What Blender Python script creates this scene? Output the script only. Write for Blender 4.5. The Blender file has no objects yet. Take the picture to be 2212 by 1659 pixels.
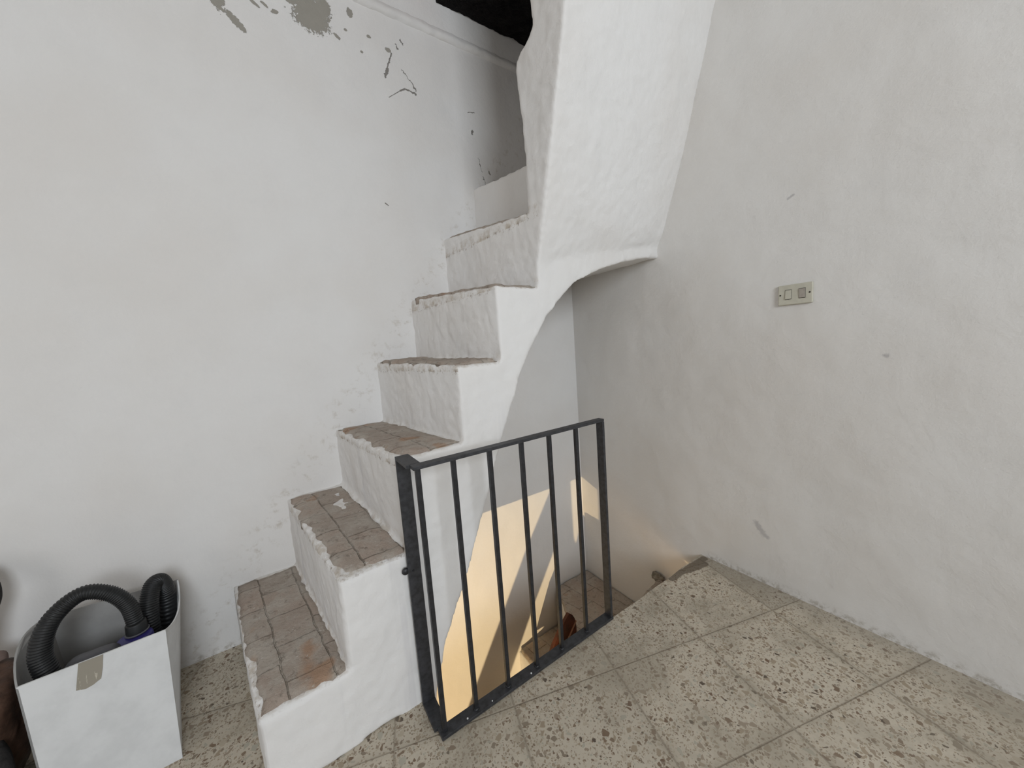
import bpy, bmesh, math, random
from mathutils import Vector, Matrix, noise
random.seed(7)
scn = bpy.context.scene
COL = scn.collection

# ------------------------------------------------------------------ camera
cam_d = bpy.data.cameras.new('camera'); cam = bpy.data.objects.new('camera', cam_d); COL.objects.link(cam)
r = Vector((0.82976799, -0.55338064, -0.07249103)); u = Vector((0.12141187, 0.05220369, 0.9912285)); f = Vector((0.54474236, 0.83129095, -0.11050393))
CAMP = Vector((-1.6282, -1.7043, 1.1))
M = Matrix((r, u, -f)).transposed().to_4x4(); M.translation = CAMP
cam.matrix_world = M
cam_d.sensor_fit = 'HORIZONTAL'; cam_d.sensor_width = 36; cam_d.lens = 760.8 * 36 / 2212; cam_d.clip_start = 0.02
scn.camera = cam
# ------------------------------------------------------------------ world, lights, exposure
w = bpy.data.worlds.new('world'); scn.world = w; w.use_nodes = True
w.node_tree.nodes['Background'].inputs[0].default_value = (0.60, 0.72, 1.0, 1)
w.node_tree.nodes['Background'].inputs[1].default_value = 0.5
scn.view_settings.view_transform = 'Standard'; scn.view_settings.look = 'None'
scn.view_settings.gamma = 1; scn.view_settings.exposure = 0.07; scn.view_settings.use_curve_mapping = False

def area(name, loc, target, sx, sy, power, col, spread=math.pi):
    l = bpy.data.lights.new(name, 'AREA'); l.shape = 'RECTANGLE'; l.size = sx; l.size_y = sy
    l.energy = power; l.color = col; l.spread = spread
    o = bpy.data.objects.new(name, l); COL.objects.link(o); o.location = loc
    o.rotation_euler = (Vector(target) - Vector(loc)).to_track_quat('-Z', 'Y').to_euler()
    return o
# daylight through the window behind the camera, and the open door at the far left
area('window_daylight', (-1.75, -4.25, 2.0), (-1.3, 0, 1.5), 1.3, 1.3, 66, (0.88, 0.94, 1.0))
area('door_daylight', (-4.25, -2.2, 1.7), (0, -1.0, 1.7), 1.2, 2.0, 13, (1.0, 0.96, 0.90))
# sunlight bounced up from the lower storey
LOW = Vector((-3.4, -3.8, -1.09))
sp = bpy.data.lights.new('lower_room_light', 'SPOT'); sp.energy = 720; sp.color = (1.0, 0.74, 0.40)
sp.spot_size = math.radians(44); sp.spot_blend = 1.0; sp.shadow_soft_size = 0.012
so = bpy.data.objects.new('lower_room_light', sp); COL.objects.link(so); so.location = LOW
so.rotation_euler = (Vector((-0.95, 0, -0.80)) - LOW).to_track_quat('-Z', 'Y').to_euler()
area('lower_room_glow', (-1.6, -2.6, -1.0), (-0.2, -0.4, -0.3), 0.8, 0.8, 17, (1.0, 0.66, 0.36))

# ------------------------------------------------------------------ materials
def newmat(name):
    m = bpy.data.materials.new(name); m.use_nodes = True
    nt = m.node_tree; return m, nt, nt.nodes['Principled BSDF']
class N:
    """small helper for node math"""
    def __init__(s, nt): s.nt = nt
    def n(s, t, **k):
        o = s.nt.nodes.new(t)
        for a, v in k.items(): setattr(o, a, v)
        return o
    def val(s, sock, v):
        if hasattr(v, 'links') or isinstance(v, bpy.types.NodeSocket): s.nt.links.new(v, sock)
        else: sock.default_value = v
    def m(s, op, a, b=0.0, c=0.0, clamp=False):
        o = s.n('ShaderNodeMath', operation=op, use_clamp=clamp)
        s.val(o.inputs[0], a); s.val(o.inputs[1], b); s.val(o.inputs[2], c); return o.outputs[0]
    def noise(s, vec, scale, detail=4, rough=.55, out=0):
        o = s.n('ShaderNodeTexNoise'); s.nt.links.new(vec, o.inputs['Vector'])
        o.inputs['Scale'].default_value = scale; o.inputs['Detail'].default_value = detail; o.inputs['Roughness'].default_value = rough
        return o.outputs[out]
    def ss(s, x, lo, hi, a=0.0, b=1.0):
        o = s.n('ShaderNodeMapRange', interpolation_type='SMOOTHSTEP'); s.val(o.inputs[0], x)
        s.val(o.inputs[1], lo); s.val(o.inputs[2], hi); o.inputs[3].default_value = a; o.inputs[4].default_value = b; return o.outputs[0]
    def mix(s, fac, a, b):
        o = s.n('ShaderNodeMix', data_type='RGBA'); s.val(o.inputs[0], fac)
        for i, v in ((6, a), (7, b)):
            if isinstance(v, tuple): o.inputs[i].default_value = (*v, 1) if len(v) == 3 else v
            else: s.nt.links.new(v, o.inputs[i])
        return o.outputs[2]
    def bump(s, h, strength, dist, prev=None):
        o = s.n('ShaderNodeBump'); s.nt.links.new(h, o.inputs['Height']); o.inputs['Strength'].default_value = strength
        o.inputs['Distance'].default_value = dist
        if prev is not None: s.nt.links.new(prev, o.inputs['Normal'])
        return o.outputs[0]
    def pos(s):
        g = s.n('ShaderNodeNewGeometry'); x = s.n('ShaderNodeSeparateXYZ'); s.nt.links.new(g.outputs['Position'], x.inputs[0])
        return g.outputs['Position'], x.outputs[0], x.outputs[1], x.outputs[2], g

def seg_dist(h, a, b, pa, pb):
    """distance in the plane (a,b) to the segment pa-pb, as nodes"""
    dx, dy = pb[0] - pa[0], pb[1] - pa[1]; L2 = dx * dx + dy * dy
    ax = h.m('SUBTRACT', a, pa[0]); ay = h.m('SUBTRACT', b, pa[1])
    t = h.m('DIVIDE', h.m('ADD', h.m('MULTIPLY', ax, dx), h.m('MULTIPLY', ay, dy)), L2, clamp=True)
    ex = h.m('SUBTRACT', ax, h.m('MULTIPLY', t, dx)); ey = h.m('SUBTRACT', ay, h.m('MULTIPLY', t, dy))
    return h.m('SQRT', h.m('ADD', h.m('MULTIPLY', ex, ex), h.m('MULTIPLY', ey, ey)))

PLASTER = (0.77, 0.76, 0.745)
def plaster(name, base=PLASTER, kind=None):
    m, nt, b = newmat(name); h = N(nt); p, x, y, z, g = h.pos()
    big = h.noise(p, 1.7, 3); mid = h.noise(p, 9, 4); fine = h.noise(p, 210, 2); grit = h.noise(p, 60, 4)
    c = h.mix(h.ss(big, .35, .7), base, tuple(v * q for v, q in zip(base, (.955, .94, .925))))
    c = h.mix(h.ss(mid, .5, .78, 0, .35), c, tuple(v * .93 for v in base))
    bumph = h.m('ADD', h.m('MULTIPLY', big, 6.0), h.m('ADD', h.m('MULTIPLY', mid, 1.0), h.m('ADD', h.m('MULTIPLY', fine, .09), h.m('MULTIPLY', grit, .14))))
    if kind == 'left':
        # peeled paint showing grey render: ellipses (x, z, rx, rz, tilt) with ragged rims
        wob = h.m('ADD', h.m('MULTIPLY', h.m('SUBTRACT', h.noise(p, 22, 5, .65), .5), 1.3), h.m('MULTIPLY', h.m('SUBTRACT', h.noise(p, 95, 4, .7), .5), 1.7))
        mask = None
        for (cx, cz, rx, rz, tl) in [(-1.345, 2.475, .072, .062, .5), (-1.385, 2.55, .075, .05, .3), (-1.605, 2.351, .045, .013, -.75), (-1.655, 2.42, .026, .05, .15), (-1.30, 2.52, .03, .04, 0), (-1.475, 2.434, .012, .008, .4), (-1.505, 2.447, .013, .006, -.6),
                                     (-1.54, 2.44, .02, .006, -.6), (-1.195, 2.545, .012, .018, 0), (-1.255, 2.43, .014, .007, -.5), (-1.22, 2.47, .006, .006, 0), (-1.045, 2.455, .013, .01, 0), (-1.125, 2.48, .01, .006, 0), (-1.162, 2.405, .006, .005, 0), (-1.42, 2.5, .03, .013, -.4), (-1.68, 2.55, .12, .03, .1)]:
            ct, st = math.cos(tl), math.sin(tl)
            dx = h.m('SUBTRACT', x, cx); dz = h.m('SUBTRACT', z, cz)
            a_ = h.m('DIVIDE', h.m('ADD', h.m('MULTIPLY', dx, ct), h.m('MULTIPLY', dz, st)), rx)
            b_ = h.m('DIVIDE', h.m('SUBTRACT', h.m('MULTIPLY', dz, ct), h.m('MULTIPLY', dx, st)), rz)
            d = h.m('SQRT', h.m('ADD', h.m('MULTIPLY', a_, a_), h.m('MULTIPLY', b_, b_)))
            mask = d if mask is None else h.m('MINIMUM', mask, d)
        peel = h.ss(h.m('ADD', mask, wob), 1.02, .96)
        c = h.mix(peel, c, h.mix(h.noise(p, 30, 4), (.30, .285, .25), (.36, .34, .30)))
        # hairline cracks, chipped
        wv = h.m('MULTIPLY', h.m('SUBTRACT', h.noise(p, 45, 3), .5), .03)
        xa = h.m('ADD', x, wv); za = h.m('ADD', z, h.m('MULTIPLY', wv, .8))
        cr = None
        for pa, pb, wd in [((-1.032, 2.446), (-1.054, 2.381), 1.0), ((-1.054, 2.381), (-1.071, 2.335), 1.7), ((-.99, 2.393), (-.945, 2.345), .5), ((-.945, 2.345), (-.931, 2.318), 1.0),
                           ((-.93, 2.305), (-.985, 2.312), 1.3), ((-.985, 2.312), (-1.006, 2.298), 1.2), ((-1.006, 2.298), (-1.06, 2.255), .5), ((-1.01, 2.49), (-1.0, 2.475), 1.2),
                           ((-.985, 2.52), (-.975, 2.50), .9), ((-1.13, 1.785), (-1.115, 1.78), .8), ((-.62, 2.09), (-.60, 2.02), .5), ((-.66, 2.3), (-.62, 2.31), .6), ((-.64, 2.22), (-.645, 2.2), 1.6), ((-.60, 2.0), (-.575, 1.93), .5), ((-.56, 2.03), (-.555, 2.02), 2.0)]:
            d = h.m('DIVIDE', seg_dist(h, xa, za, pa, pb), wd)
            cr = d if cr is None else h.m('MINIMUM', cr, d)
        crm = h.ss(h.m('ADD', cr, h.m('MULTIPLY', h.m('SUBTRACT', h.noise(p, 120, 3), .5), .006)), .0032, .0016, 0, .85)
        c = h.mix(crm, c, (.17, .155, .135))
        bumph = h.m('SUBTRACT', bumph, h.m('ADD', h.m('MULTIPLY', peel, .8), h.m('MULTIPLY', crm, 1.6)))
        # old grubby marks where the stair meets the wall (follows the flight)
        line = h.m('SUBTRACT', z, h.m('ADD', h.m('MULTIPLY', h.m('ADD', x, 1.883), 1.31), .235))
        st = h.m('MULTIPLY', h.ss(h.m('ABSOLUTE', line), .17, .0), h.ss(h.noise(p, 26, 6, .7), .50, .78))
        c = h.mix(h.m('MULTIPLY', st, .75), c, (.40, .34, .26))
    if kind == 'right':
        cr = None
        for pa, pb, wd in [((-1.055, .262), (-1.085, .222), 3.2), ((-1.085, .222), (-1.098, .215), 2.2), ((-1.155, 1.558), (-1.17, 1.566), 1.2), ((-1.42, .98), (-1.425, .978), 1.6)]:
            d = h.m('DIVIDE', seg_dist(h, y, z, pa, pb), wd); cr = d if cr is None else h.m('MINIMUM', cr, d)
        crm = h.ss(h.m('ADD', cr, h.m('MULTIPLY', h.m('SUBTRACT', h.noise(p, 90, 3), .5), .008)), .0055, .001, 0, .38)
        c = h.mix(crm, c, (.20, .19, .21))
    if kind in ('left', 'right'):
        # grime just above the floor line
        gm = h.m('MULTIPLY', h.ss(h.m('ABSOLUTE', h.m('SUBTRACT', z, .004)), .04, .0), h.ss(h.noise(p, 40, 6, .7), .44, .66))
        gm = h.m('MULTIPLY', gm, h.ss(z, -.03, -.002))
        gm = h.m('MULTIPLY', gm, h.m('LESS_THAN', x, -1.40) if kind == 'left' else h.m('LESS_THAN', y, -.84))
        c = h.mix(h.m('MULTIPLY', gm, .65), c, (.30, .26, .20))
    if kind == 'stair':
        # tan wear and soot at the foot of each riser and along each worn nosing
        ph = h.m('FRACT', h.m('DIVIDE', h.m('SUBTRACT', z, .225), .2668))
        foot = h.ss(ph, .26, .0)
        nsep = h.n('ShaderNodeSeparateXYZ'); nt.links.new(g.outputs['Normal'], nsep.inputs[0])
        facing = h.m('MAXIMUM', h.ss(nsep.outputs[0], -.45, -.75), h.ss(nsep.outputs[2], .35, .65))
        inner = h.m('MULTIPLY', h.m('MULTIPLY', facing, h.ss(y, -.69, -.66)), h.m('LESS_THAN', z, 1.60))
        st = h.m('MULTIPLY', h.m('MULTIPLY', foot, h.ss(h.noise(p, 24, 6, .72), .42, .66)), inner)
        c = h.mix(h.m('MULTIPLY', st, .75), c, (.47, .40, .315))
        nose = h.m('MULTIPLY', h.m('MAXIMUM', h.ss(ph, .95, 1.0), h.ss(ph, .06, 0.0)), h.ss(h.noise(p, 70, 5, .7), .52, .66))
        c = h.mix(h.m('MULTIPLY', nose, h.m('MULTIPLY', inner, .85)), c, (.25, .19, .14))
        # rain-like drips down the side wall
        sc = h.n('ShaderNodeMapping'); sc.inputs['Scale'].default_value = (16, 16, .7); nt.links.new(p, sc.inputs[0])
        dr = h.m('MULTIPLY', h.ss(h.noise(sc.outputs[0], 1.0, 3), .56, .68), h.ss(z, 1.0, .6))
        c = h.mix(h.m('MULTIPLY', dr, .30), c, (.55, .54, .56))
    nt.links.new(c, b.inputs['Base Color']); b.inputs['Roughness'].default_value = .93
    b.inputs['Specular IOR Level'].default_value = .15
    nt.links.new(h.bump(bumph, .75, .0065), b.inputs['Normal'])
    return m

def brick_tread():
    m, nt, b = newmat('worn_brick_tread'); h = N(nt); p, x, y, z, g = h.pos()
    # bricks run across the step: 24 cm along y, 12 cm along x
    cm = h.n('ShaderNodeCombineXYZ'); nt.links.new(h.m('ADD', h.m('ADD', y, h.m('MULTIPLY', z, .61)), 3.02), cm.inputs[0]); nt.links.new(h.m('ADD', x, h.m('MULTIPLY', y, .14)), cm.inputs[1])
    wob = h.n('ShaderNodeVectorMath', operation='ADD'); nz = h.n('ShaderNodeVectorMath', operation='SCALE'); nz.inputs['Scale'].default_value = .02
    nt.links.new(h.noise(p, 14, 4, .6, out=1), nz.inputs[0]); nt.links.new(cm.outputs[0], wob.inputs[0]); nt.links.new(nz.outputs[0], wob.inputs[1])
    br = h.n('ShaderNodeTexBrick'); nt.links.new(wob.outputs[0], br.inputs['Vector'])
    br.inputs['Scale'].default_value = 1.0; br.inputs['Brick Width'].default_value = .155; br.inputs['Row Height'].default_value = .112
    br.inputs['Mortar Size'].default_value = .0028; br.inputs['Mortar Smooth'].default_value = .6; br.inputs['Bias'].default_value = 0
    br.inputs['Color1'].default_value = (.50, .40, .33, 1); br.inputs['Color2'].default_value = (.44, .37, .31, 1); br.inputs['Mortar'].default_value = (.25, .205, .16, 1)
    c = br.outputs['Color']
    c = h.mix(h.ss(h.noise(p, 11, 6, .7), .40, .62, 0, .9), c, (.54, .485, .42))
    c = h.mix(h.ss(h.noise(p, 5.5, 3, .5), .60, .67, 0, .75), c, (.44, .25, .14))
    c = h.mix(h.ss(h.noise(p, 34, 6, .75), .53, .68, 0, .7), c, (.21, .17, .13))
    c = h.mix(h.ss(h.noise(p, 47, 5, .8), .60, .67, 0, .8), c, (.66, .62, .56))
    nt.links.new(c, b.inputs['Base Color']); b.inputs['Roughness'].default_value = .85
    hh = h.m('ADD', h.m('MULTIPLY', br.outputs['Fac'], -1.0), h.m('MULTIPLY', h.noise(p, 50, 6, .75), 1.6))
    nt.links.new(h.bump(hh, .9, .009), b.inputs['Normal'])
    return m

def terrazzo():
    m, nt, b = newmat('terrazzo_tiles'); h = N(nt); p, x, y, z, g = h.pos()
    a = math.radians(17); T = .352
    uu = h.m('ADD', h.m('MULTIPLY', x, math.cos(a)), h.m('MULTIPLY', y, -math.sin(a)))
    vv = h.m('ADD', h.m('MULTIPLY', x, math.sin(a)), h.m('MULTIPLY', y, math.cos(a)))
    TV = .326; us = h.m('DIVIDE', h.m('ADD', uu, .147 + 10 * T), T); vs = h.m('DIVIDE', h.m('ADD', vv, 1.16 + 10 * TV), TV)
    def edge(s): return h.m('MULTIPLY', h.m('SUBTRACT', .5, h.m('ABSOLUTE', h.m('SUBTRACT', h.m('FRACT', s), .5))), T)
    wv = h.m('MULTIPLY', h.m('SUBTRACT', h.noise(p, 25, 4), .5), .004)
    ed = h.m('ADD', h.m('MINIMUM', edge(us), edge(vs)), wv)
    tid = h.n('ShaderNodeCombineXYZ'); nt.links.new(h.m('FLOOR', us), tid.inputs[0]); nt.links.new(h.m('FLOOR', vs), tid.inputs[1])
    wn = h.n('ShaderNodeTexWhiteNoise'); nt.links.new(tid.outputs[0], wn.inputs[0])
    off = h.n('ShaderNodeVectorMath', operation='ADD'); sca = h.n('ShaderNodeVectorMath', operation='SCALE'); sca.inputs['Scale'].default_value = 5
    nt.links.new(wn.outputs[1], sca.inputs[0]); nt.links.new(sca.outputs[0], off.inputs[1])
    dist = h.n('ShaderNodeVectorMath', operation='ADD'); sc2 = h.n('ShaderNodeVectorMath', operation='SCALE'); sc2.inputs['Scale'].default_value = .007
    nt.links.new(h.noise(p, 60, 3, .5, out=1), sc2.inputs[0]); nt.links.new(p, dist.inputs[0]); nt.links.new(sc2.outputs[0], dist.inputs[1]); nt.links.new(dist.outputs[0], off.inputs[0])
    def vor(scale, feat='F1'):
        v = h.n('ShaderNodeTexVoronoi', feature=feat); nt.links.new(off.outputs[0], v.inputs['Vector']); v.inputs['Scale'].default_value = scale; return v
    col = None
    base = h.mix(h.noise(p, 160, 3), (.54, .48, .385), (.62, .56, .46))
    def layer(c, scale, keep, cols, thick):
        v = vor(scale); e = vor(scale, 'DISTANCE_TO_EDGE')
        sp_ = h.n('ShaderNodeSeparateColor'); nt.links.new(v.outputs['Color'], sp_.inputs[0])
        ramp = h.n('ShaderNodeValToRGB'); nt.links.new(sp_.outputs[1], ramp.inputs[0]); ramp.color_ramp.interpolation = 'CONSTANT'
        els = ramp.color_ramp.elements
        els[0].position = 0; els[0].color = (*cols[0][1], 1); els[1].position = cols[1][0]; els[1].color = (*cols[1][1], 1)
        for q, cc in cols[2:]:
            el = els.new(q); el.color = (*cc, 1)
        k = h.m('MULTIPLY', h.ss(e.outputs[0], thick, thick + .04), h.m('LESS_THAN', sp_.outputs[0], keep))
        return h.mix(k, c, ramp.outputs[0])
    cols = [(0, (.38, .31, .225)), (.3, (.50, .43, .335)), (.5, (.35, .285, .215)), (.68, (.27, .22, .165)), (.8, (.45, .42, .345)), (.9, (.22, .155, .105))]
    c = layer(base, 180, .42, cols, .10)
    c = layer(c, 95, .42, cols, .16)
    c = layer(c, 50, .42, cols, .18)
    c = layer(c, 75, .09, [(0, (.19, .125, .085)), (.4, (.25, .185, .13)), (.7, (.13, .10, .075))], .17)
    tint = h.n('ShaderNodeMix', data_type='RGBA', blend_type='MULTIPLY'); tint.inputs[0].default_value = 1
    rv = h.n('ShaderNodeMapRange'); nt.links.new(wn.outputs[0], rv.inputs[0]); rv.inputs[3].default_value = .86; rv.inputs[4].default_value = 1.06
    cc = h.n('ShaderNodeCombineColor'); [nt.links.new(rv.outputs[0], cc.inputs[i]) for i in range(3)]
    nt.links.new(c, tint.inputs[6]); nt.links.new(cc.outputs[0], tint.inputs[7]); c = tint.outputs[2]
    # grey dirt worn into the tiles near walls and joints
    c = h.mix(h.ss(h.noise(p, 3.2, 5, .65), .44, .64, 0, .6), c, (.33, .29, .225))
    c = h.mix(h.m('MULTIPLY', h.ss(h.m('ADD', ed, h.m('MULTIPLY', h.noise(p, 9, 4), .02)), .040, .006), .30), c, (.31, .265, .20))
    c = h.mix(h.m('MULTIPLY', h.ss(h.m('ABSOLUTE', x), .14, .0), .5), c, (.36, .325, .27))
    c = h.mix(h.ss(ed, .0042, .0012, 0, .5), c, (.25, .21, .16))
    # pit where a tile corner has broken off beside the right wall
    pit = h.m('MINIMUM', seg_dist(h, x, y, (-.27, -.825), (-.02, -.84)), h.m('ADD', seg_dist(h, x, y, (-.16, -.84), (-.06, -.86)), -.004))
    c = h.mix(h.ss(h.m('ADD', pit, h.m('MULTIPLY', h.noise(p, 40, 4), .014)), .026, .02, 0, .8), c, (.13, .10, .07))
    nt.links.new(c, b.inputs['Base Color']); b.inputs['Roughness'].default_value = .62
    b.inputs['Specular IOR Level'].default_value = .3
    hh = h.m('ADD', h.m('MULTIPLY', h.ss(ed, .0, .004), 1.0), h.m('MULTIPLY', h.noise(p, 120, 4), .25))
    nt.links.new(h.bump(hh, .5, .0025), b.inputs['Normal'])
    return m

def simple(name, col, rough=.6, metal=0, var=.12, scale=20, bump=.3, bd=.002, spec=.4):
    m, nt, b = newmat(name); h = N(nt)
    tc = h.n('ShaderNodeTexCoord').outputs['Object']
    c = h.mix(h.ss(h.noise(tc, scale, 5, .6), .35, .7), col, tuple(max(0, v * (1 - var * 2.2)) for v in col))
    nt.links.new(c, b.inputs['Base Color']); b.inputs['Roughness'].default_value = rough; b.inputs['Metallic'].default_value = metal
    b.inputs['Specular IOR Level'].default_value = spec
    nt.links.new(h.bump(h.noise(tc, scale * 6, 4), bump, bd), b.inputs['Normal'])
    return m

MP_L = plaster('left_wall_plaster', kind='left'); MP_R = plaster('right_wall_plaster', (.73, .715, .69), kind='right')
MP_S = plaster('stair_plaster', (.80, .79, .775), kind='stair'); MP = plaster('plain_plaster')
M_TR = brick_tread(); M_FL = terrazzo()
M_IRON = simple('black_painted_iron', (.022, .023, .027), .42, 0, .25, 60, .5, .001, .5)
M_IRONL = simple('grey_black_painted_flat_iron', (.040, .041, .046), .5, 0, .25, 60, .5, .001, .5)
M_CARD = simple('white_cardboard', (.70, .71, .71), .8, 0, .05, 14, .15, .001)
M_CARDIN = simple('grey_cardboard_inside', (.36, .355, .345), .85, 0, .06, 14, .15, .001)
M_CREAM = simple('cream_plastic', (.56, .54, .45), .45, 0, .05, 30, .05, .0005)
M_SCREW = simple('dark_screw', (.03, .027, .02), .5, .5)
M_BLACKWOOD = simple('unlit_charred_timber', (.012, .010, .010), .9, 0, .4, 18, 1.0, .02, .2)  # dark timber, its lack of light put into the near-black colour
M_HOSE = simple('black_hose_plastic', (.020, .021, .022), .45, 0, .2, 30, .1, .0005)
M_BLUE = simple('dark_blue_plastic', (.035, .03, .19), .35, 0, .1, 30, .1, .0005)
M_VAC = simple('grey_vacuum_plastic', (.10, .10, .11), .45, 0, .1, 30, .1, .0005)
M_RED = simple('red_brown_varnished_wood', (.10, .028, .014), .45, 0, .3, 25, .3, .001)
M_PALE = simple('pale_scratch', (.45, .25, .16), .6)
M_TERRA = simple('orange_timber_strip', (.35, .13, .06), .8)
M_MORTAR = simple('grey_mortar', (.36, .33, .28), .95, 0, .25, 30, .9, .006)
M_BAG = simple('brown_leather', (.135, .075, .050), .6, 0, .35, 12, .6, .004)
M_BAGL = simple('pinkish_brown_cloth', (.32, .23, .20), .85, 0, .15, 12, .6, .003)
M_DARKCLOTH = simple('black_cloth', (.03, .027, .026), .9, 0, .3, 20, .8, .004)
M_PALECLOTH = simple('pale_blue_cloth', (.45, .52, .56), .9, 0, .1, 16, .6, .003)
def tape_mat():
    m, nt, b = newmat('brown_parcel_tape'); h = N(nt); tc = h.n('ShaderNodeTexCoord').outputs['Object']
    mp = h.n('ShaderNodeMapping'); mp.inputs['Scale'].default_value = (60, 60, 9); nt.links.new(tc, mp.inputs[0])
    k = h.ss(h.noise(mp.outputs[0], 1.5, 4, .7), .60, .66)
    nt.links.new(h.mix(k, (.30, .275, .225), (.55, .51, .43)), b.inputs['Base Color']); b.inputs['Roughness'].default_value = .35
    return m
M_TAPE = tape_mat()

# ------------------------------------------------------------------ mesh helpers
def obj(name, bm, mat, parent=None, smooth=False):
    bmesh.ops.recalc_face_normals(bm, faces=bm.faces)
    me = bpy.data.meshes.new(name); bm.to_mesh(me); bm.free(); me.materials.append(mat)
    if smooth:
        for p in me.polygons: p.use_smooth = True
    o = bpy.data.objects.new(name, me); COL.objects.link(o)
    if parent is not None:
        o.parent = parent; o.matrix_parent_inverse = Matrix.Translation(-Vector(parent.location))
    return o
def struct(name, bm, mat):
    o = obj(name, bm, mat); o['kind'] = 'structure'; return o
def thing(name, label, cat, loc, group=None):
    o = bpy.data.objects.new(name, None); COL.objects.link(o); o.location = loc; o.empty_display_size = .1
    o['label'] = label; o['category'] = cat
    if group: o['group'] = group
    return o
def box(bm, lo, hi):
    vs = [bm.verts.new((x, y, z)) for x in (lo[0], hi[0]) for y in (lo[1], hi[1]) for z in (lo[2], hi[2])]
    for q in ((0, 1, 3, 2), (4, 6, 7, 5), (0, 4, 5, 1), (2, 3, 7, 6), (0, 2, 6, 4), (1, 5, 7, 3)): bm.faces.new([vs[i] for i in q])
    return bm
def loft(bm, ringA, ringB):
    a = [bm.verts.new(p) for p in ringA]; b = [bm.verts.new(p) for p in ringB]; n = len(a)
    bm.faces.new(a); bm.faces.new(b[::-1])
    for i in range(n): bm.faces.new((a[i], b[i], b[(i + 1) % n], a[(i + 1) % n]))
    return bm
def loft_many(bm, rings):
    R_ = [[bm.verts.new(p) for p in rg] for rg in rings]; n = len(R_[0])
    bm.faces.new(R_[0]); bm.faces.new(R_[-1][::-1])
    for A, B in zip(R_, R_[1:]):
        for i in range(n): bm.faces.new((A[i], B[i], B[(i + 1) % n], A[(i + 1) % n]))
    return bm
def tube(bm, pts, rad, seg=16, ribs=0, amp=0.0, rad2=None):
    """round tube through pts (Catmull-Rom); ribs = number of corrugations"""
    P_ = [Vector(p) for p in pts]; P_ = [2 * P_[0] - P_[1]] + P_ + [2 * P_[-1] - P_[-2]]
    n = max(2, ribs * 6 if ribs else 40); path = []
    S = len(P_) - 3
    for i in range(n + 1):
        t = i / n * S; k = min(int(t), S - 1); t -= k; a, b, c, d = P_[k:k + 4]
        path.append(.5 * ((2 * b) + (c - a) * t + (2 * a - 5 * b + 4 * c - d) * t * t + (3 * b - a - 3 * c + d) * t ** 3))
    prev = None; up = Vector((0, 1, 0)); rings = []
    for i, q in enumerate(path):
        tg = (path[min(i + 1, n)] - path[max(i - 1, 0)]).normalized()
        s = tg.cross(up).normalized(); v = s.cross(tg)
        rr = rad + ((rad2 - rad) * i / n if rad2 else 0) + (amp * (1 if (i % 6) in (0, 1, 5) else -1) if ribs else 0)
        rings.append([q + (s * math.cos(2 * math.pi * j / seg) + v * math.sin(2 * math.pi * j / seg)) * rr for j in range(seg)])
    return loft_many(bm, rings)
def bevel(o, wdt=.002, seg=2):
    m = o.modifiers.new('bevel', 'BEVEL'); m.width = wdt; m.segments = seg; m.limit_method = 'ANGLE'
    return o
_tex = {}
def rough(o, voxel=.01, disp=((.12, .012), (.03, .004)), smooth=4):
    m = o.modifiers.new('remesh', 'REMESH'); m.mode = 'VOXEL'; m.voxel_size = voxel; m.use_smooth_shade = True
    if smooth:
        s = o.modifiers.new('smooth', 'SMOOTH'); s.iterations = smooth; s.factor = .5
    for i, (sc, st) in enumerate(disp):
        if sc not in _tex:
            t = bpy.data.textures.new('clouds_%g' % sc, 'CLOUDS'); t.noise_scale = sc; t.noise_depth = 3; _tex[sc] = t
        d = o.modifiers.new('displace', 'DISPLACE'); d.texture = _tex[sc]; d.texture_coords = 'GLOBAL'; d.strength = st; d.mid_level = .5
    return o

# ------------------------------------------------------------------ room shell
X0, Y0, ZT, ZB = -4.5, -4.5, 3.05, -2.6
bm = bmesh.new(); box(bm, (X0, 0, ZB), (.2, .2, ZT)); struct('wall_left', bm, MP_L)
bm = bmesh.new(); box(bm, (0, Y0, ZB), (.2, -.0, ZT)); struct('wall_right', bm, MP_R)
# floor slab with the stair opening cut out
bm = bmesh.new()
edge = [(-1.343, 0.0), (-1.343, -.40), (-1.345, -.668), (-1.352, -.795)]
n = 26
for i in range(n + 1):
    xx = -1.352 + 1.352 * i / n
    edge.append((xx, -.815 + .006 * noise.noise(Vector((xx * 9, 3, 1))) - .0 * i))
edge += []
poly = [(X0, 0), (X0, Y0), (0, Y0)] + [e for e in reversed(edge[4:])] + [edge[3], edge[2], edge[1], edge[0]]
loft(bm, [(x, y, 0) for x, y in poly], [(x, y, -.10) for x, y in poly]); struct('floor', bm, M_FL)
bm = bmesh.new(); box(bm, (X0, Y0, ZT), (.2, .2, ZT + .15)); struct('ceiling', bm, simple('aged_ceiling', (.42, .37, .31), .9))
bm = bmesh.new()   # wall behind the camera with a window opening
for lo, hi in (((X0, Y0 - .2, ZB), (-2.40, Y0, ZT)), ((-1.0, Y0 - .2, ZB), (.2, Y0, ZT)), ((-2.40, Y0 - .2, ZB), (-1.0, Y0, 1.3)), ((-2.40, Y0 - .2, 2.7), (-1.0, Y0, ZT))): box(bm, lo, hi)
struct('wall_back', bm, MP)
bm = bmesh.new()   # far left wall with a door opening
for lo, hi in (((X0 - .2, Y0, ZB), (X0, -2.8, ZT)), ((X0 - .2, -1.6, ZB), (X0, .2, ZT)), ((X0 - .2, -2.8, ZB), (X0, -1.6, .05)), ((X0 - .2, -2.8, 2.25), (X0, -1.6, ZT))): box(bm, lo, hi)
struct('wall_far_left', bm, MP)
bm = bmesh.new(); box(bm, (X0 - .2, Y0 - .2, ZB - .15), (.2, .2, ZB)); struct('floor_lower', bm, M_MORTAR)

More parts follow.
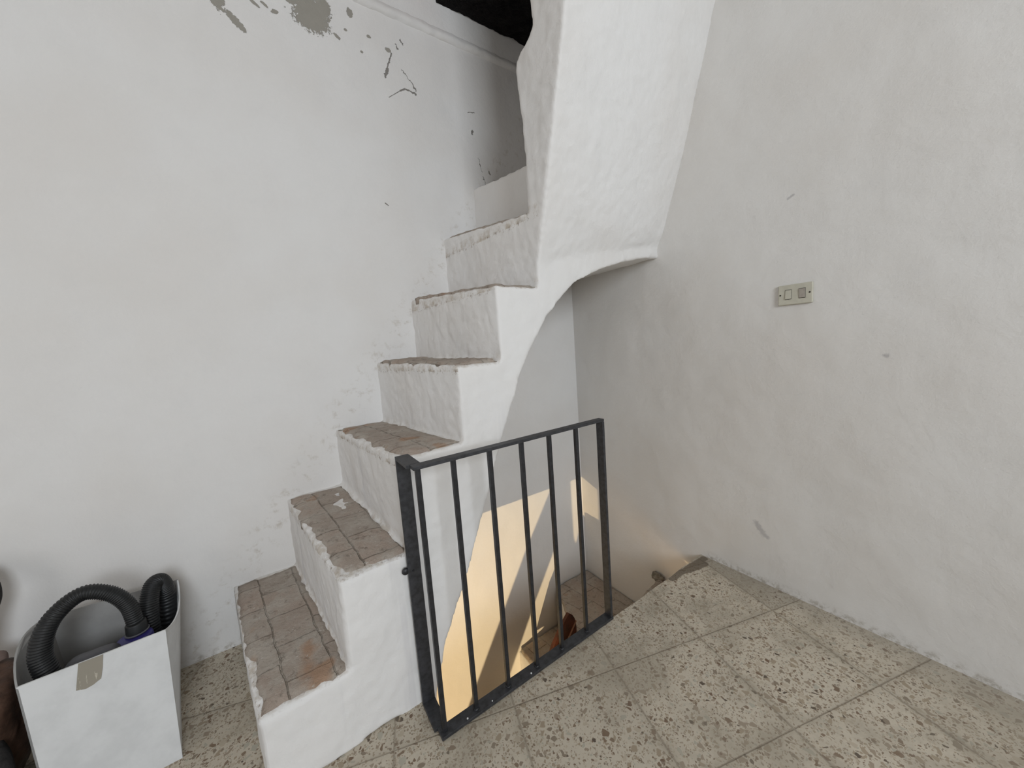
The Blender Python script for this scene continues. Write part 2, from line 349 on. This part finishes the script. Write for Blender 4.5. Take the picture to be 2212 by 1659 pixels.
# plaster ledge on the left wall and the dark timber ceiling over the upper flight
bm = bmesh.new(); loft(bm, [(-2.6, .01, 2.60), (-2.6, -.012, 2.612), (-2.6, -.016, 2.63), (-2.6, -.004, 2.655), (-2.6, .01, 2.66)], [(0, .01, 2.585), (0, -.012, 2.597), (0, -.016, 2.615), (0, -.004, 2.64), (0, .01, 2.645)])
o = struct('trim_1', bm, MP); rough(o, .007, ((.05, .008), (.02, .004)), 2)
bm = bmesh.new(); box(bm, (-.79, -1.02, 2.755), (-.0, .0, 3.0)); o = struct('trim_2', bm, M_BLACKWOOD); rough(o, .014, ((.08, .03), (.03, .012)), 1)
bm = bmesh.new(); box(bm, (-.94, -.9, 2.785), (-.80, -.0, 3.0)); struct('trim_3', bm, M_TERRA)

# added boards, unseen below the slab, cut to shape the slanted light bands
def P15(q, yp=-1.5):
    q = Vector(q); t = (yp - q.y) / (LOW.y - q.y); return q + (LOW - q) * t
def board(bm, pts, yp=-1.5):
    A = [P15(q, yp) for q in pts]; B = [a + Vector((0, -.02, 0)) for a in A]; loft(bm, A, B)
bm = bmesh.new()
board(bm, [(-.24, 0, .3), (-.272, 0, .169), (-.502, 0, -.165), (-.972, 0, -.926), (-1.25, 0, -1.40), (-1.02, 0, -1.40), (-.687, 0, -.87), (-.481, 0, -.53), (-.267, 0, -.2), (-.2, 0, .3)])
board(bm, [(-.24, 0, .3), (-.255, 0, -.19), (-.29, 0, -.60), (-.47, 0, -.80), (-.62, 0, -1.05), (-.45, 0, -1.4), (-.16, 0, -1.4), (-.13, 0, -.25), (-.133, 0, .3)], -1.53)
board(bm, [(-.20, 0, -1.4), (-.14, 0, -.19), (-.115, 0, -.29), (-.08, 0, -.27), (-.02, 0, -.13), (0, -.03, -.095), (0, -.125, -.085), (0, -.8, -.085), (0, -.8, -1.4)], -1.56)
board(bm, [(0, -.137, .4), (0, -.142, .0), (0, -.137, -.12), (0, -.7, -.12), (0, -.7, .4)], -1.59)
struct('light_blocker_lower', bm, MP)

# ------------------------------------------------------------------ ascending masonry staircase
SX = [-1.775, -1.562, -1.362, -1.152, -.978, -.785, -.600, -.22, -.1]
SZ = [.228, .495, .79, 1.045, 1.302, 1.575, 1.84, 2.08, 2.3]
WZ = [.245, .535, .785, 1.064, 1.352, 1.655, 1.93, 2.13, 2.35]      # same treads where they meet the left wall
WX = [-1.883, -1.668, -1.455, -1.25, -1.06, -.860, -.665, -.22, -.1]
ARC = [(-1.338, -.10), (-1.325, 0.0), (-1.285, .134), (-1.187, .331), (-1.096, .53), (-1.035, .68), (-.973, .835), (-.915, .960), (-.852, 1.069), (-.75, 1.20), (-.628, 1.30), (-.569, 1.337), (-.459, 1.381), (-.371, 1.408), (-.245, 1.44), (-.143, 1.461), (-.079, 1.470), (.01, 1.475)]
topO, topW = [(SX[0], -.0)], [(WX[0], -.0)]
for i in range(9):
    topO.append((SX[i], SZ[i])); topW.append((WX[i], WZ[i]))
    nx = (SX[i + 1], WX[i + 1]) if i < 8 else (.01, .01)
    topO.append((nx[0], SZ[i])); topW.append((nx[1], WZ[i] + (.01 if i in (1,) else 0)))
low = ARC[::-1]
YF = -.671
def yo_(x): return YF + (x + 1.33) * .04      # the side wall runs very slightly askew
ringO = [(x, yo_(x), z) for x, z in topO] + [(x, yo_(x), z) for x, z in low] + [(-1.45, yo_(-1.45), -.0)]
ringW = [(x, .01, z) for x, z in topW] + [(min(x - .0, .01), .01, z) for x, z in low] + [(-1.45, .01, -.0)]
bm = bmesh.new(); loft(bm, ringO, ringW)
# leaning newel wall that carries the upper flight (slices by height)
def yfl(z): return -.671 - max(0, z - 1.45) * .285
def yfr(z): return -.612 - max(0, z - 1.47) * .335 if z < 1.9 else -.757 - (z - 1.9) * .29
JB = [(1.40, -.617), (1.58, -.617), (1.718, -.618), (1.907, -.605), (2.086, -.588), (2.112, -.596), (2.126, -.623), (2.135, -.671), (2.15, -.70), (2.236, -.694), (2.35, -.68), (2.6, -.68), (3.0, -.68)]
rings = []
for z, yb in [(1.40, -.60)] + JB[1:]:
    yl = min(yfl(z) if z > 1.41 else -.652, yb - .03); yr = yfr(z)
    xl = -.785 if z < 1.6 else -.785
    zm, zr = (z, z) if z > 1.41 else (1.47, 1.52)      # the foot of the wall follows the arch
    rings.append([(xl, yl, z), (xl * .5, (yl + yr) / 2 - .0, zm), (.01, yr, zr), (.01, yb + .12, zr), (-.4, yb + .06, zm), (-.787, yb, z)])
loft_many(bm, rings)
stair = thing('masonry_staircase', 'whitewashed masonry staircase with worn brick treads climbing beside the left wall over an arch', 'staircase', (-1.3, -.35, 0))
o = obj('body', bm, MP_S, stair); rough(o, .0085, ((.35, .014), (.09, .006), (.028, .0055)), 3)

def tread(name, quad, ztop, parent, mat=M_TR, th=.03, nx=14, ny=40, lip=.010, ragged=.017, seed=0):
    """quad = four corners (x,y,z) front-outer, back-outer, back-wall, front-wall"""
    A, B, C, D = [Vector(q) for q in quad]
    bm = bmesh.new(); g = []
    for j in range(ny + 1):
        row = []
        for i in range(nx + 1):
            s, t = i / nx, j / ny
            q = (A * (1 - s) + B * s) * (1 - t) + (D * (1 - s) + C * s) * t
            e = min(s, 1 - s, t * 3, (1 - t) * 3)
            nv = noise.noise(q * 14 + Vector((seed, 0, 0)))
            if i in (0, nx): q.x += nv * ragged + noise.noise(q * 45) * ragged * .6
            if j in (0, ny): q.y += nv * ragged + noise.noise(q * 45) * ragged * .6
            q.z += noise.noise(q * 9) * .005 + noise.noise(q * 34) * .004 + (lip if e > .01 else lip * .2)
            row.append(bm.verts.new(q))
        g.append(row)
    for j in range(ny):
        for i in range(nx): bm.faces.new((g[j][i], g[j][i + 1], g[j + 1][i + 1], g[j + 1][i]))
    ex = bmesh.ops.extrude_face_region(bm, geom=bm.faces[:])
    for v in ex['geom']:
        if isinstance(v, bmesh.types.BMVert): v.co.z -= th
    return obj(name, bm, mat, parent, smooth=True)
for i in range(6):
    a = .013; yo = yo_(SX[i]) + .022
    f_ = (yo / YF)
    def at(y, x_o, x_w): return x_w + (x_o - x_w) * (y / YF)
    def hz(y): return WZ[i] + (SZ[i] - WZ[i]) * (y / YF)
    yw = -.02
    tread('tread', [(at(yo, SX[i], WX[i]) + a, yo, hz(yo)), (at(yo, SX[i + 1], WX[i + 1]) - .004, yo, hz(yo)), (at(yw, SX[i + 1], WX[i + 1]) - .004, yw, hz(yw)), (at(yw, SX[i], WX[i]) + a, yw, hz(yw))], 0, stair, seed=i * 3.3, lip=.0095)

# ------------------------------------------------------------------ descending staircase in the well
low_st = thing('lower_staircase', 'brown brick steps winding down in the corner behind the iron railing', 'staircase', (-.35, -.4, -2.6))
def low_step(pts, z, bottom, nm='step'):
    bm = bmesh.new(); loft(bm, [(x, y, z - .025) for x, y in pts], [(x, y, bottom) for x, y in pts])
    s = obj(nm, bm, MP, low_st); rough(s, .012, ((.09, .008), (.03, .004)), 2)
    cx = sum(p[0] for p in pts) / len(pts); cy = sum(p[1] for p in pts) / len(pts)
    q = [(cx + (x - cx) * .975, cy + (y - cy) * .975) for x, y in pts]
    bm = bmesh.new(); loft(bm, [(x, y, z + .004) for x, y in q], [(x, y, z - .03) for x, y in q])
    t = obj('tread', bm, M_TR, s); rough(t, .009, ((.09, .008), (.028, .008)), 2)
low_step([(.0, -.575), (.0, -.80), (-.55, -.80), (-.60, -.66)], -.25, -.6)
low_step([(.0, -.0), (-.285, -.0), (-.41, -.26), (-.50, -.62), (.0, -.62)], -.505, -1.0)
low_step([(-.19, -.0), (-.60, -.0), (-.61, -.24), (-.66, -.79), (-.45, -.79)], -.765, -1.3)
low_step([(-.57, -.0), (-.86, -.0), (-.86, -.79), (-.60, -.79)], -1.06, -1.6)
low_step([(-.83, -.0), (-1.12, -.0), (-1.12, -.79), (-.83, -.79)], -1.33, -1.9)
# crumbling mortar lump where the first lower step meets the right wall
bm = bmesh.new(); bmesh.ops.create_icosphere(bm, subdivisions=3, radius=.03, matrix=Matrix.Translation((-.012, -.575, -.245)) @ Matrix.Diagonal((.7, 1.2, .8, 1)))
for v in bm.verts: v.co += v.normal * .012 * noise.noise(v.co * 60)
obj('mortar_lump', bm, M_MORTAR, low_st)

# red-brown board leaning on the lower steps
t = thing('wooden_board', 'dark red-brown board with cut corner leaning on the lower steps behind the railing', 'board', (-.52, -.38, -.765))
pts = [(-.486, -.36), (-.462, -.383), (-.445, -.412), (-.434, -.45), (-.428, -.488), (-.432, -.55), (-.45, -.755), (-.70, -.755), (-.595, -.502), (-.544, -.424)]
bm = bmesh.new(); loft(bm, [(x, -.36 - .10 * (z + .36) * -1 * -1, z) for x, z in pts], [(x - .004, -.342 - .10 * (z + .36), z) for x, z in pts])
bevel(obj('panel', bm, M_RED, t), .002)
bm = bmesh.new(); loft(bm, [(-.439, -.3545 - .006, -.43), (-.436, -.3605, -.43), (-.492, -.3535, -.51), (-.496, -.3535, -.51)], [(-.439, -.350, -.43), (-.436, -.350, -.43), (-.492, -.345, -.51), (-.496, -.345, -.51)])
o = obj('pale_edge_line', bm, M_PALE, t); o['label'] = 'thin pale scratch line'

# ------------------------------------------------------------------ iron railing
rail = thing('iron_railing', 'black iron railing with six upright bars guarding the stair opening', 'railing', (-1.0, -.806, 0))
YR = -.806; ZR = .805
def part(nm, lo, hi, mat=M_IRON, bv=.0012):
    bm = bmesh.new(); box(bm, lo, hi); return bevel(obj(nm, bm, mat, rail), bv)
part('top_rail', (-1.372, YR - .014, ZR - .010), (-.6555, YR + .014, ZR), M_IRONL)
part('bottom_rail', (-1.372, YR - .018, .004), (-.6555, YR + .018, .014), M_IRONL)
part('top_return', (-1.382, YR + .014, ZR - .010), (-1.343, -.685, ZR), M_IRONL)
part('bottom_return', (-1.382, YR + .018, .004), (-1.343, -.685, .014), M_IRONL)
part('wall_post', (-1.382, -.695, .014), (-1.343, -.685, ZR - .010), M_IRONL)
part('end_post', (-.668, YR - .016, .014), (-.657, YR + .016, ZR - .010), M_IRONL)
for xb in (-1.357, -1.255, -1.138, -1.022, -.909, -.787):
    part('baluster', (xb - .0065, YR - .0065, .014), (xb + .0065, YR + .0065, ZR - .010))
for (bx, bz) in ((-1.388, .455),):
    bm = bmesh.new(); bmesh.ops.create_uvsphere(bm, u_segments=12, v_segments=8, radius=.011, matrix=Matrix.Translation((bx, -.688, bz)) @ Matrix.Diagonal((1, .7, 1, 1)))
    obj('anchor_bolt', bm, M_IRON, rail, True)
bm = bmesh.new(); bmesh.ops.create_cone(bm, cap_ends=True, segments=10, radius1=.004, radius2=.003, depth=.004, matrix=Matrix.Translation((-1.367, -.696, .452)) @ Matrix.Rotation(math.pi / 2, 4, 'X'))
obj('screw', bm, M_IRON, rail)
for (px_, ss_) in ((-1.29, .0028), (-1.055, .003), (-1.205, .0022)):
    bm = bmesh.new(); bmesh.ops.create_uvsphere(bm, u_segments=8, v_segments=6, radius=ss_, matrix=Matrix.Translation((px_, YR - .012, .0145)))
    o = obj('paint_spot', bm, M_CARD, rail, True); o['label'] = 'tiny white paint spot'
for xb in (-1.255, -1.138, -1.022, -.909, -.787):       # weld beads
    bm = bmesh.new(); bmesh.ops.create_uvsphere(bm, u_segments=10, v_segments=6, radius=.0105, matrix=Matrix.Translation((xb, YR, .0145)) @ Matrix.Diagonal((1, 1, .45, 1)))
    obj('weld_bead', bm, M_IRON, rail, True)

# ------------------------------------------------------------------ light switch
sw = thing('light_switch', 'cream double rocker light switch plate on the right wall', 'light switch', (0, -1.183, 1.21))
bm = bmesh.new(); box(bm, (-.011, -1.2355, 1.173), (.0, -1.1305, 1.247)); o = obj('plate', bm, M_CREAM, sw); bevel(o, .003, 3)
for yc in (-1.163, -1.205):
    bm = bmesh.new(); box(bm, (-.0118, yc - .0100, 1.193), (-.0105, yc + .0100, 1.2285)); obj('rocker_gap', bm, M_SCREW, sw)
    bm = bmesh.new(); s_ = 1 if yc > -1.18 else -1
    loft(bm, [(-.0105, yc - .0092, 1.1945), (-.0105, yc + .0092, 1.1945), (-.0105, yc + .0092, 1.227), (-.0105, yc - .0092, 1.227)],
         [(-.0128 - (.0022 if s_ > 0 else 0), yc - .0092, 1.1945), (-.0128 - (.0022 if s_ > 0 else 0), yc + .0092, 1.1945), (-.0128 - (0 if s_ > 0 else .0022), yc + .0092, 1.227), (-.0128 - (0 if s_ > 0 else .0022), yc - .0092, 1.227)])
    o = obj('rocker', bm, M_CREAM if s_ > 0 else simple('greyish_rocker', (.43, .39, .34), .5), sw); bevel(o, .0008)
    if s_ < 0: o['label'] = 'slightly darker rocker'
for yc in (-1.1385, -1.2275):
    bm = bmesh.new(); bmesh.ops.create_cone(bm, cap_ends=True, segments=14, radius1=.0026, radius2=.0022, depth=.002, matrix=Matrix.Translation((-.0117, yc, 1.2105)) @ Matrix.Rotation(math.pi / 2, 4, 'Y'))
    obj('screw', bm, M_SCREW, sw)

# ------------------------------------------------------------------ cardboard box with the vacuum cleaner in it
bx = thing('cardboard_box', 'open white cardboard box standing on the floor against the left wall', 'box', (-2.13, -.25, 0))
FL, FR, BL, BR = (-2.262, -.345), (-1.990, -.345), (-2.300, -.075), (-2.004, -.090)      # rims
fl, fr, bl, br_ = (-2.232, -.405), (-1.990, -.405), (-2.275, -.09), (-2.046, -.10)          # at the floor
def panel(nm, a, b, za, zb, A, B, mat, nrm, th=.004, mid=None):
    n = 12; bm = bmesh.new(); o1, o2 = [], []
    top = []
    for i in range(n + 1):
        s = i / n; q = Vector((*A, za)) * (1 - s) + Vector((*B, zb)) * s
        if mid: q += Vector(mid) * (4 * s * (1 - s))
        top.append(q)
    bot = [Vector((*a, 0.0)), Vector((*b, 0.0))]
    ring = bot[::1] + top[::-1]
    nv = Vector(nrm) * th
    loft(bm, ring, [q + nv for q in ring])
    return obj(nm, bm, mat, bx)
panel('front_panel', fl, fr, .350, .358, FL, FR, M_CARD, (0, 1, 0))
panel('side_panel', fr, br_, .358, .382, FR, BR, M_CARD, (-1, 0, 0), mid=(.012, 0, -.030))
panel('back_panel', br_, bl, .382, .385, BR, BL, M_CARDIN, (0, -1, 0))
panel('side_panel', bl, fl, .385, .350, BL, FL, M_CARDIN, (1, 0, 0), mid=(-.02, 0, .03))
bm = bmesh.new(); loft(bm, [(-2.228, -.40, 0), (-1.995, -.40, 0), (-2.05, -.105, 0), (-2.27, -.095, 0)], [(-2.228, -.40, .005), (-1.995, -.40, .005), (-2.05, -.105, .005), (-2.27, -.095, .005)]); obj('bottom_panel', bm, M_CARDIN, bx)
def fy(z): return -.405 + (z / .354) * .06
bm = bmesh.new(); zt, zb_ = .356, .292
rg = [(-2.158, zt - .003), (-2.113, zt - .002), (-2.117, .320), (-2.122, .296), (-2.137, .288), (-2.150, .285), (-2.167, .290), (-2.163, .318)]
loft(bm, [(x, fy(z) - .0012, z) for x, z in rg], [(x, fy(z) + .0002, z) for x, z in rg])
o = obj('tape_strip', bm, M_TAPE, bx); o['label'] = 'torn strip of brown parcel tape'
bm = bmesh.new()
for (xa, za, xb, zb2) in ((-2.232, .300, -2.226, .288), (-2.226, .288, -2.236, .279), (-2.236, .279, -2.25, .274)):
    pass
bm.free()
# vacuum cleaner lying inside the box
vc = thing('vacuum_cleaner', 'grey and blue vacuum cleaner with black ribbed hose inside the white box', 'vacuum cleaner', (-2.12, -.25, .006))
bm = bmesh.new()
bmesh.ops.create_uvsphere(bm, u_segments=32, v_segments=20, radius=1, matrix=Matrix.Translation((-2.155, -.255, .155)) @ Matrix.Rotation(-.12, 4, 'Y') @ Matrix.Diagonal((.082, .085, .148, 1)))
o = obj('body', bm, M_VAC, vc, True)
bm = bmesh.new(); box(bm, (-2.205, -.332, .16), (-2.095, -.262, .345)); o = obj('shell_cover', bm, M_VAC, vc, True); bevel(o, .03, 6)
bm = bmesh.new(); bmesh.ops.create_cone(bm, cap_ends=True, segments=28, radius1=.046, radius2=.040, depth=.26, matrix=Matrix.Translation((-2.078, -.262, .198)))
o = obj('blue_cap', bm, M_BLUE, vc, True); bevel(o, .008, 3); o['label'] = 'dark blue plastic socket of the hose'
hose = [(-2.212, -.285, .22), (-2.233, -.285, .31), (-2.243, -.275, .385), (-2.219, -.26, .455), (-2.165, -.245, .494), (-2.115, -.24, .470), (-2.084, -.24, .418), (-2.074, -.245, .350)]
bm = bmesh.new(); tube(bm, hose, .0225, 20, 74, .0010, .0175); obj('hose', bm, M_HOSE, vc, True)
bm = bmesh.new(); bmesh.ops.create_cone(bm, cap_ends=True, segments=28, radius1=.0255, radius2=.0225, depth=.06, matrix=Matrix.Translation((-2.074, -.247, .332))); bevel(obj('hose_cuff', bm, M_HOSE, vc, True), .003)
bm = bmesh.new(); bmesh.ops.create_cone(bm, cap_ends=True, segments=28, radius1=.0268, radius2=.0268, depth=.005, matrix=Matrix.Translation((-2.074, -.247, .332))); bevel(obj('cuff_ring', bm, M_VAC, vc, True), .002)
hose2 = [(-2.030, -.20, .18), (-2.034, -.195, .28), (-2.030, -.185, .36), (-2.020, -.165, .408), (-2.006, -.145, .405), (-2.002, -.13, .34), (-2.016, -.125, .20)]
hose2 = [(x - .026, y - .004, z + .012) for x, y, z in hose2]
bm = bmesh.new(); tube(bm, hose2, .0225, 20, 60, .0010); obj('hose', bm, M_HOSE, vc, True)

# ------------------------------------------------------------------ things cut by the left edge of the picture
def lump(nm, mat, parent, c, s, amp=.02, rot=(0, 0, 0), fr=9, seed=0):
    bm = bmesh.new(); bmesh.ops.create_icosphere(bm, subdivisions=5, radius=1)
    from mathutils import Euler
    R_ = Euler(rot).to_matrix()
    for v in bm.verts:
        d = v.co.copy(); k = 1 / (abs(d.x) ** 3 + abs(d.y) ** 3 + abs(d.z) ** 3) ** (1 / 3)
        q = R_ @ Vector((d.x * s[0] * k, d.y * s[1] * k, d.z * s[2] * k)) + Vector(c)
        v.co = q + d * amp * noise.noise(q * fr + Vector((seed, 0, 0))) * 1.6 + d * amp * .4 * noise.noise(q * fr * 4)
    return obj(nm, bm, mat, parent, True)
bag = thing('leather_bag', 'brown leather bag at the left edge beside the white box', 'bag', (-2.40, -.22, 0))
lump('body', M_BAG, bag, (-2.40, -.22, .17), (.085, .13, .17), .018, (0, .1, 0))
lump('flap', M_BAGL, bag, (-2.425, -.19, .315), (.075, .10, .06), .018, (0, .35, 0), seed=4)
bm = bmesh.new(); tube(bm, [(-2.335, -.31, .02), (-2.322, -.32, .10), (-2.326, -.31, .17), (-2.345, -.30, .22)], .017, 12); obj('strap', bm, M_DARKCLOTH, bag, True)
bm = bmesh.new(); tube(bm, [(-2.43, -.10, .33), (-2.41, -.095, .43), (-2.388, -.09, .50), (-2.40, -.085, .56), (-2.46, -.08, .58)], .024, 14); obj('handle', bm, M_DARKCLOTH, bag, True)
cl = lump('crumpled_cloth', M_PALECLOTH, None, (-2.40, -.40, .055), (.10, .06, .055), .025, seed=9)
cl['label'] = 'pale blue crumpled cloth on the floor in front of the brown bag'; cl['category'] = 'cloth'
